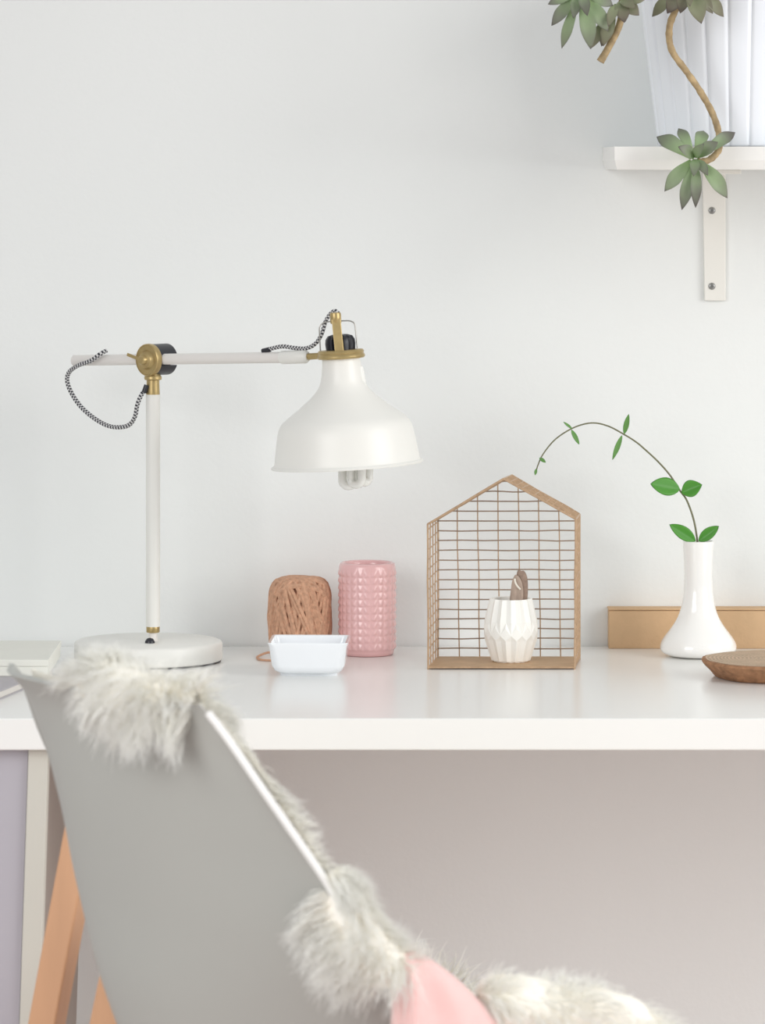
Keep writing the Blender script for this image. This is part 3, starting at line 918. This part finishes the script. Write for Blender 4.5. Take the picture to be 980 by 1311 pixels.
    # hanging rosette in front of the shelf
    rosette((890, 204), 3.826, [
        (841, 173, 13, 0.01, -4, -2), (869, 162, 9, 0.014, -3, -6), (902, 164.5, 11, 0.018, 2, -6), (943, 167, 10.5, 0.012, 8, -4),
        (852, 243, 11.5, -0.012, -5, 2), (874, 266.5, 10.5, -0.016, -2, 4), (891.5, 263, 9, -0.022, 1, 4), (932, 251.5, 12.5, -0.014, 6, 3),
        (918, 182, 11, -0.012, 3, -3), (872, 188, 10, -0.02, -2, -2), (899, 186, 8, -0.024, 1, -3), (889, 222, 8, -0.026, 0, 1), (906, 222, 8, -0.02, 1, 1),
    ], M['succ'])
    # upper left rosette
    rosette((742, -8), 3.80, [
        (703, 4, 9, -0.01, -5, 2), (707, 31, 10, -0.012, -4, 4), (719.5, 61, 8.5, -0.006, -2, 6), (757, 60, 13, -0.02, 4, 5), (779, 38, 12, -0.014, 6, 4),
        (785, 6, 12, -0.006, 8, 0), (690, -30, 11, 0.0, -6, -3), (720, -52, 11, 0.012, -3, -6), (765, -50, 11, 0.012, 4, -6), (735, 20, 9, -0.024, -1, 2), (752, 16, 9, -0.03, 2, 2),
    ], M['succ'])
    # drooping cluster around the cut stem
    rosette((790, 2), 3.806, [
        (757, 61, 8.5, -0.004, -6, 12), (773, 57, 11, -0.014, -4, 6), (770, 60, 7, 0.004, -8, 22), (800, 26, 12, -0.02, 3, 2), (818, 18, 11, -0.012, 6, 2), (826, -2, 10, -0.008, 7, -1),
        (802, -30, 11, 0.01, 3, -5), (780, 30, 8, -0.026, -1, 4), (812, 8, 9, -0.02, 5, 0), (770, -20, 10, 0.0, -5, -4),
    ], M['succ_dull'])
    # top cluster over the pot rim
    rosette((880, -22), 3.822, [
        (834, 21, 9.5, 0.006, -6, 6), (855, 16, 12, -0.008, -4, 6), (872, 15, 11, -0.014, -1, 6), (898.5, 27, 15, -0.022, 3, 6), (914, 16.5, 9, -0.004, 5, 5),
        (929, 21, 10.5, 0.004, 8, 5), (938, -4, 11, 0.0, 9, 0), (842, -10, 11, 0.004, -8, 0), (850, -50, 11, 0.012, -5, -6), (886, -62, 11, 0.014, 0, -6), (920, -50, 11, 0.012, 5, -6), (884, 4, 9, -0.03, 0, 3),
    ], M['succ_dull'])
build_succulent()

# ---------------------------------------------------------------- chair
CF = Vector((0.86, 0.51, 0)).normalized(); CR = Vector((CF.y, -CF.x, 0))
CO = Vector((0.016, 3.191, 0))
CO_ = CO
#        Cv     Cz     Ew     Ev     Ez   p   Ez near  far-side narrowing
ROWS = [(-.275, .826, .139, -.245, .822, 5.0, .822, .000),
        (-.262, .790, .172, -.222, .777, 3.2, .777, .010),
        (-.252, .730, .196, -.184, .712, 2.6, .712, .016),
        (-.240, .660, .212, -.150, .652, 2.4, .652, .014),
        (-.230, .590, .220, -.100, .607, 2.1, .622, .008),
        (-.200, .520, .224, -.040, .585, 2.1, .607, .000),
        (-.140, .465, .226,  .030, .570, 2.2, .592, .000),
        (-.050, .443, .226,  .100, .558, 2.4, .548, .000),
        ( .060, .440, .220,  .160, .540, 2.5, .505, .000),
        ( .150, .448, .205,  .200, .500, 2.8, .475, .000),
        ( .215, .435, .180,  .225, .462, 3.0, .460, .000)]
RA = np.array(ROWS)
def rowv(s):
    s = min(max(s, 0.0), len(ROWS)-1.0)
    i = min(int(s), len(ROWS)-2); t = s-i
    p1, p2 = RA[i], RA[i+1]; p0 = RA[i-1] if i > 0 else 2*p1-p2; p3 = RA[i+2] if i+2 < len(ROWS) else 2*p2-p1
    return 0.5*(2*p1 + (p2-p0)*t + (2*p0-5*p1+4*p2-p3)*t*t + (3*p1-p0-3*p2+p3)*t**3)
def S(s, q):
    cv, cz, ew, ev, ez, p, ezn, fn = rowv(s)
    if q > 0: ez = ezn
    else: ew -= fn
    g = abs(q)**p
    # rolled lip near the rim
    u = ew*q; v = cv + (ev-cv)*g; z = cz + (ez-cz)*g
    return CO + CR*u + CF*v + Vector((0,0,z))
def SN(s, q):
    e = 0.02
    ds = S(min(s+e, 10), q) - S(max(s-e, 0), q); dq = S(s, min(q+e, 1)) - S(s, max(q-e, -1))
    n = ds.cross(dq).normalized()
    ref = (-CF*0.5 + Vector((0,0,-0.6))) + CR*q*0.6
    return n if n.dot(ref) > 0 else -n      # outward
def build_chair():
    base = Vector((CO.x, CO.y, 0))
    C = thing('shell_chair', 'white moulded shell chair on wooden legs, seen from behind', 'chair', base)
    mb = MB(); A, B = 72, 60
    outs = []; ins = []
    th = 0.005
    for i in range(A+1):
        for j in range(B+1):
            s = 10*(i/A); q = -1 + 2*j/B
            p = S(s, q); n = SN(s, q)
            # flared lip
            e = max(0, (abs(q)-0.9)/0.1); e2 = max(0, (0.9-s)/0.9)
            p = p + n*(0.006*e**2 + 0.010*e2**2)
            outs.append(p + n*th/2); ins.append(p - n*th/2)
    K = B+1
    fo = [(i*K+j, i*K+j+1, (i+1)*K+j+1, (i+1)*K+j) for i in range(A) for j in range(B)]
    nO = len(outs)
    border = [(0, j) for j in range(B)] + [(i, B) for i in range(A)] + [(A, j) for j in range(B, 0, -1)] + [(i, 0) for i in range(A, 0, -1)]
    ids = [i*K+j for i, j in border]
    fr = [(ids[k], ids[(k+1) % len(ids)], nO+ids[(k+1) % len(ids)], nO+ids[k]) for k in range(len(ids))]
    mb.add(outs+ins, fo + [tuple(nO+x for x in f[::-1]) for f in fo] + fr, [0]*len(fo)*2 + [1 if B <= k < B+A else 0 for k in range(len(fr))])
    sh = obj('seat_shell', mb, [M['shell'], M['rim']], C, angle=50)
    # rounded bead of the rim
    loop = [(outs[k]+ins[k])/2 for k in ids[B+1:B+A]]
    obj('rim_bead', MB().tube(loop, 0.0027, 8), M['rim'], C, parent=sh)
    # legs: rectangular oak bars splayed backwards and forwards
    def legbar(px0, py0, px1, py1, Y0, Y1, w=0.0215):
        a = P(px0, py0, Y0); b = P(px1, py1, Y1)
        d = (b-a); t = (0.0 - a.z)/d.z
        return a, a + d*t
    a, b = legbar(103, 1080, 60, 1311, 3.36, 3.36)
    top = a + (a-b).normalized()*0.02
    obj('leg', MB().bar(top, b, 0.023, 0.026, side=(0.94, -0.3, 0)), M['oak'], C, smooth=False, bevel=0.002, bseg=3)
    a, b = legbar(160, 1210, 139, 1311, 3.30, 3.30)
    obj('leg', MB().bar(a, b, 0.023, 0.026, side=(0.94, -0.3, 0)), M['oak'], C, smooth=False, bevel=0.002, bseg=3)
    for sgn in (-1, 1):
        t = CO + CR*(0.15*sgn) + CF*0.10 + Vector((0,0,0.455)); g = CO + CR*(0.22*sgn) + CF*0.22
        obj('leg', MB().bar(t, g, 0.023, 0.026, side=(0.94, -0.3, 0)), M['oak'], C, smooth=False, bevel=0.002, bseg=3)
    cr = MB()
    t0 = CO + Vector((0,0,0.43))
    cr.bar(t0 + CR*0.16 + CF*0.10, t0 - CR*0.16 + CF*0.10, 0.02, 0.03, side=(0,0,1))
    cr.bar(t0 + CF*0.10, t0 - CF*0.16, 0.02, 0.03, side=(0,0,1))
    cr.bar(t0 - CF*0.14 + CR*0.15, t0 - CF*0.16 - CR*0.2, 0.02, 0.03, side=(0,0,1))
    obj('seat_frame', cr, M['oak'], C, smooth=False, bevel=0.002)
build_chair()

# ---------------------------------------------------------------- sheepskin
def build_sheepskin():
    from mathutils import noise
    K = thing('sheepskin', 'fluffy cream sheepskin draped over the white shell chair', 'sheepskin', CO + Vector((0,0,0.46)))
    up = Vector((0,0,1))
    def lump(p, f=34.0, a=0.0045):      # tufty thickness of the fleece
        return a*noise.noise(p*f) + 0.35*a*noise.noise(p*f*2.7)
    def sm(x, a, b):
        t = min(1, max(0, (x-a)/(b-a))); return t*t*(3-2*t)
    def bare(s, q): return q > 0.62 and 3.2 < s < 4.7      # under the pink cloth
    def edge(s): return (S(s, 1.0)-S(s, .93)).normalized()
    mb = MB()
    # fleece lining the inside of the shell
    A, B = 90, 70; vs = []
    for i in range(A+1):
        for j in range(B+1):
            s = 0.10 + 9.9*(i/A); q = (-1 + 2*j/B)*0.975
            n = -SN(s, q); p = S(s, q)
            th = 0.014 + lump(p)
            th *= 0.75 + 0.25*sm(q, 1.0, 0.90) if q > 0 else 0.9
            if s < 1.6 and q < -0.1: th *= 0.35
            if bare(s, q): th *= 0.5
            vs.append(p + n*max(0.005, th))
    KB = B+1
    mb.add(vs, [(i*KB+j, i*KB+j+1, (i+1)*KB+j+1, (i+1)*KB+j) for i in range(A) for j in range(B)])
    # the fold over the top of the back, and its flap
    def top_pt(q, t, r):
        """t 0..0.5 over the fold, 0.5..1 down the outside"""
        n0 = SN(0.0, q); rim = S(0.0, q)
        k = sm(q, 0.05, 0.25)
        if t < 0.5:
            a = PI*(t/0.5)
            return rim + up*(0.001 + math.sin(a)*r*(0.6+0.5*k)) - n0*math.cos(a)*r, (up*math.sin(a) - n0*math.cos(a))
        L = 0.22*sm(q, 0.30, 0.46)*sm(q, 1.0, 0.90)
        s = (t-0.5)/0.5*L
        return S(s, q) + SN(s, q)*r*(1-0.5*(t-0.5)), SN(s, q)
    vt = []; na, nb = 26, 80
    for j in range(nb+1):
        q = 0.08 + 0.89*j/nb
        L = sm(q, 0.30, 0.46)*sm(q, 1.0, 0.90)
        for i in range(na+1):
            t = i/na*(0.42 + 0.58*L)
            r0, n_ = top_pt(q, t, 0.012*(0.4+0.6*sm(q, 0.08, 0.25))*(0.45+0.55*sm(q, 0.96, 0.8)))
            vt.append(r0 + n_*lump(r0))
    mb.add(vt, [(j*(na+1)+i, (j+1)*(na+1)+i, (j+1)*(na+1)+i+1, j*(na+1)+i+1) for j in range(nb) for i in range(na)])
    # folds over the near rim, one each side of the pink cloth
    def rim_pt(s, t, r, W):
        rim = S(s, 1.0); n0 = SN(s, 1.0); e = edge(s)
        if t < 0.45:
            a = PI*(t/0.45)
            return rim + e*(0.002 + math.sin(a)*r*0.9) - n0*math.cos(a)*r, (e*math.sin(a) - n0*math.cos(a))
        q = 1.0 - (t-.45)/.55*0.10*W
        return S(s, q) + SN(s, q)*r*(1-0.6*(t-.45)), SN(s, q)
    SPILL = ((2.05, 3.5), (4.4, 7.3))
    def spill_w(s, k):
        a, b = SPILL[k]
        return sm(s, a, a+(0.55 if k == 0 else 0.3))*(1 if k == 0 else sm(s, b, b-0.6))
    for k, (a0, b0) in enumerate(SPILL):
        vt = []; nb = 60
        for j in range(nb+1):
            s = a0 + (b0-a0)*j/nb; W = spill_w(s, k)
            for i in range(na+1):
                t = i/na*(0.35+0.65*W)
                r0, n_ = rim_pt(s, t, 0.004 + (0.011 if k == 0 else 0.016)*W, W)
                vt.append(r0 + n_*lump(r0))
        mb.add(vt, [(j*(na+1)+i, (j+1)*(na+1)+i, (j+1)*(na+1)+i+1, j*(na+1)+i+1) for j in range(nb) for i in range(na)])
    obj('fleece', mb, M['pelt'], K, angle=180)
    # the bare hide showing at the top edge
    hd = MB(); vt = []
    for j in range(13):
        q = 0.10 + 0.24*j/12; n0 = SN(0.0, q)
        for i in range(7):
            t = i/6; a = PI*t
            vt.append(S(0.0, q) + up*(0.001+math.sin(a)*0.0065) - n0*math.cos(a)*0.0065 + (n0*0.004 - up*0.006)*max(0, t-0.7)*3)
    hd.add(vt, [(j*7+i, (j+1)*7+i, (j+1)*7+i+1, j*7+i+1) for j in range(12) for i in range(6)])
    obj('hide_edge', hd, M['hide'], K, angle=180)['label'] = 'bare tan hide edge'

    roots = []; dirs = []; lens = []; grav = []; norms = []
    R_ = random.Random(21)
    def rv(a=1.0): return Vector((R_.uniform(-a,a), R_.uniform(-a,a), R_.uniform(-a,a)))
    def add(p, d, L, g, n=None, lo=0.15):
        d = d.normalized()
        if n is not None:
            dn = d.dot(n)
            if dn < lo: d = (d + n*(lo-dn)).normalized()
        norms.append(n); roots.append(p); dirs.append(d); lens.append(L); grav.append(g)
    def cl(p, f, a):      # tuft direction, smooth over the fleece
        return noise.noise_vector(p*f)*a
    # inner lining
    for _ in range(2200):
        s = R_.uniform(0.1, 10); q = R_.uniform(-.96, .96)
        if bare(s, q) or (s < 1.6 and q < 0.0): continue
        n = -SN(s, q); p = S(s, q) + n*0.008
        add(p, n*0.4 - up*0.6 + rv(.25) + cl(p, 30, .9), R_.uniform(.018, .03), 0.35, n, 0.3)
    # far rim, seen over the seat
    for _ in range(2600):
        s = R_.uniform(3.5, 10); q = R_.uniform(-1.0, -.72)
        n = -SN(s, q); p = S(s, q) + n*0.008
        add(p, n*0.4 + up*0.5 + rv(.25) + cl(p, 30, .9), R_.uniform(.02, .034), 0.45, n)
    # seat front roll
    for _ in range(1500):
        s = R_.uniform(7.5, 10); q = R_.uniform(-1, 1)
        n = -SN(s, q); p = S(s, q) + n*0.008
        add(p, n*0.5 + up*0.3 + CF*0.2 + rv(.25) + cl(p, 30, .8), R_.uniform(.02, .035), 0.5, n)
    # over the top of the back
    for _ in range(3000):
        q = R_.uniform(0.06, 0.97); t = R_.random()
        L = sm(q, 0.30, 0.46)*sm(q, 1.0, 0.90)
        t *= 0.42 + 0.58*L
        if 0.12 < q < 0.32 and t > 0.30: continue
        p, n = top_pt(q, t, 0.0085)
        if t < 0.5:
            d = n*0.55 + SN(0, q)*0.35*(1 if t > 0.2 else 0) + rv(.2) + cl(p, 26, .8)
            add(p, d, R_.uniform(.024, .040) if t < 0.3 else R_.uniform(.018, .028), 0.7, n, 0.2)
        else:
            d = n*0.3 - up*0.8 + CR*0.08 + rv(.16) + cl(p, 32, 1.15)
            tip = (t-0.5)/0.5
            add(p, d, R_.uniform(.016, .024) + 0.014*tip*R_.random(), 0.6, n, 0.12)
    # along the near rim: fleece rising past the white edge
    for _ in range(2300):
        s = 3.2*R_.random()**1.35; q = R_.uniform(.84, .985)
        n = -SN(s, q); p = S(s, q) + n*0.007
        add(p, n*0.7 + edge(s)*0.35 - up*0.25 + rv(.15) + cl(p, 30, .5), R_.uniform(.016, .026) + 0.009*sm(s, 1.2, 0.2), 0.3, n, 0.3)
    # near rim folds
    for _ in range(4200):
        k = 0 if R_.random() < 0.5 else 1
        s = R_.uniform(*SPILL[k]); W = spill_w(s, k)
        t = R_.random()*(0.35+0.65*W)
        if k == 0 and s > 3.3: continue
        p, n = rim_pt(s, t, 0.003 + (0.007 if k == 0 else 0.011)*W, W)
        if t < 0.45:
            d = n*0.5 + (SN(s, 1.0)*0.4 if t > 0.2 else edge(s)*0.2) + rv(.18) + cl(p, 24, .8) + (CF*0.25 if k else -CF*0.1)
            add(p, d, R_.uniform(.018, .030), 0.6, n, 0.2)
        else:
            d = n*0.25 - edge(s)*0.55 - up*0.55 - CF*0.08 + rv(.14) + cl(p, 30, 1.0)
            add(p, d, R_.uniform(.016, .030), 0.6, n, 0.12)
    n = len(roots)
    P0 = np.array([tuple(p) for p in roots]); D = np.array([tuple(d) for d in dirs]); Ln = np.array(lens)[:, None]; G = np.array(grav)[:, None]
    SEG = 4
    W0 = rng.uniform(0.00045, 0.00085, (n, 1))
    curl = rng.normal(0, 1, (n, 3)); curl -= (curl*D).sum(1, keepdims=True)*D
    rows = []
    side = np.cross(D, np.array([0.3, 0.2, 0.93])); side /= np.linalg.norm(side, axis=1, keepdims=True)+1e-9
    oth = np.cross(D, side)
    verts = np.zeros((n, (SEG+1)*3, 3)); tt = np.zeros((n, (SEG+1)*3))
    for k in range(SEG+1):
        u = k/SEG
        c = P0 + D*Ln*u + np.array([0,0,-1.0])*G*Ln*0.55*u*u + curl*Ln*0.10*math.sin(u*PI*1.3)
        wr = W0*(1-0.88*u)
        for a in range(3):
            an = 2*PI*a/3
            verts[:, k*3+a] = c + (side*math.cos(an) + oth*math.sin(an))*wr
            tt[:, k*3+a] = u
    fa = []
    for k in range(SEG):
        for a in range(3):
            b = (a+1) % 3
            fa.append((k*3+a, k*3+b, (k+1)*3+b, (k+1)*3+a))
    fa = np.array(fa)
    faces = (fa[None] + (np.arange(n)*(SEG+1)*3)[:, None, None]).reshape(-1, 4)
    vv = verts.reshape(-1, 3) - np.array(tuple(K.location))
    me = bpy.data.meshes.new('fur')
    me.vertices.add(len(vv)); me.vertices.foreach_set('co', vv.ravel())
    nf = len(faces)
    me.loops.add(nf*4); me.loops.foreach_set('vertex_index', faces.ravel().astype(np.int32))
    me.polygons.add(nf); me.polygons.foreach_set('loop_start', np.arange(0, nf*4, 4, dtype=np.int32))
    me.polygons.foreach_set('use_smooth', np.ones(nf, dtype=bool))
    at = me.attributes.new('t', 'FLOAT', 'POINT'); at.data.foreach_set('value', tt.ravel())
    me.materials.append(M['fur'])
    me.update(); me.validate()
    f = bpy.data.objects.new('fur', me); COL.objects.link(f); f.parent = K
    f['kind'] = 'stuff'
build_sheepskin()

# ---------------------------------------------------------------- pink throw over the near rim
def build_throw():
    mb = MB(); na, nb = 40, 40
    top = bez([P(500, 1226, 2.945), P(507, 1219, 2.944), P(522, 1217, 2.944), P(546, 1225, 2.945), P(574, 1243, 2.948), P(603, 1269, 2.952), P(630, 1299, 2.957), P(654, 1333, 2.963), P(672, 1372, 2.97)], 5)
    no = (CR*0.9 - CF*0.25).normalized()
    vs = []
    for j in range(nb+1):
        w = j/nb; T = top[j]
        for i in range(na+1):
            t = i/na
            fold = 0.0035*math.sin(w*8 + t*3.0) + 0.0022*math.sin(w*19 - t*4)
            edge = math.sin(PI*min(1, max(0, w*6)) / 2) * math.sin(PI/2*min(1, (1-w)*6))
            if t < 0.35:
                a = (0.35-t)/0.35
                p = T - no*(0.075*a) - Vector((0,0,1))*(0.055*a*a)
            else:
                u = (t-0.35)/0.65
                p = T + no*(0.030*(1-math.exp(-u*6))*edge + fold*min(1, u*4)) - Vector((0,0,1))*(0.17*(u**1.5))
                p += CF*(0.010*u*math.sin(w*5))
            vs.append(p)
    mb.add(vs, [(j*(na+1)+i, (j+1)*(na+1)+i, (j+1)*(na+1)+i+1, j*(na+1)+i+1) for j in range(nb) for i in range(na)])
    o = obj('pink_throw', mb, M['pinkcloth'], origin=CO + Vector((0,0,0.6)), subsurf=1, angle=180)
    so = o.modifiers.new('solid', 'SOLIDIFY'); so.thickness = 0.003
    tag(o, 'pale pink cloth hanging over the chair side beside the sheepskin', 'throw')
build_throw()

# ---------------------------------------------------------------- light
def area(name, loc, target, sx, sy, power, col=(1,1,1), spread=None):
    d = bpy.data.lights.new(name, 'AREA'); d.shape = 'RECTANGLE'; d.size = sx; d.size_y = sy; d.energy = power; d.color = col
    if spread: d.spread = math.radians(spread)
    o = bpy.data.objects.new(name, d); COL.objects.link(o); o.location = loc
    o.rotation_euler = (Vector(target)-Vector(loc)).to_track_quat('-Z', 'Y').to_euler()
    return o
area('window_daylight', (2.4, 2.3, 1.7), (0.1, 3.7, 0.95), 1.6, 1.8, 53, (1.0, 0.995, 0.975))
area('chair_fill', (-1.2, 1.7, 1.5), (0.0, 3.1, 0.7), 1.2, 1.2, 6.6, (1.0, 0.995, 0.98), 85)  # added fill with no real source, brightens the chair back and fur
w = bpy.data.worlds.new('world'); scene.world = w; w.use_nodes = True
bg = w.node_tree.nodes['Background']
bg.inputs['Color'].default_value = (0.97, 0.985, 1.0, 1); bg.inputs['Strength'].default_value = 0.59

# ---------------------------------------------------------------- camera
cd = bpy.data.cameras.new('camera'); cam = bpy.data.objects.new('camera', cd); COL.objects.link(cam)
cam.location = (0, 0, ZC); cam.rotation_euler = (PI/2, 0, 0)
cd.sensor_fit = 'HORIZONTAL'; cd.sensor_width = 36.0
cd.lens = F/980*36.0
cd.shift_x = 0.0
cd.shift_y = -(1311/2 - HY)/980
cd.clip_start = 0.05
cd.dof.use_dof = True; cd.dof.focus_distance = 3.92; cd.dof.aperture_fstop = 14.0
scene.camera = cam
scene.cycles.max_bounces = 48; scene.cycles.diffuse_bounces = 48; scene.cycles.transmission_bounces = 24
scene.view_settings.view_transform = 'Standard'
scene.view_settings.look = 'None'
scene.view_settings.exposure = -0.15
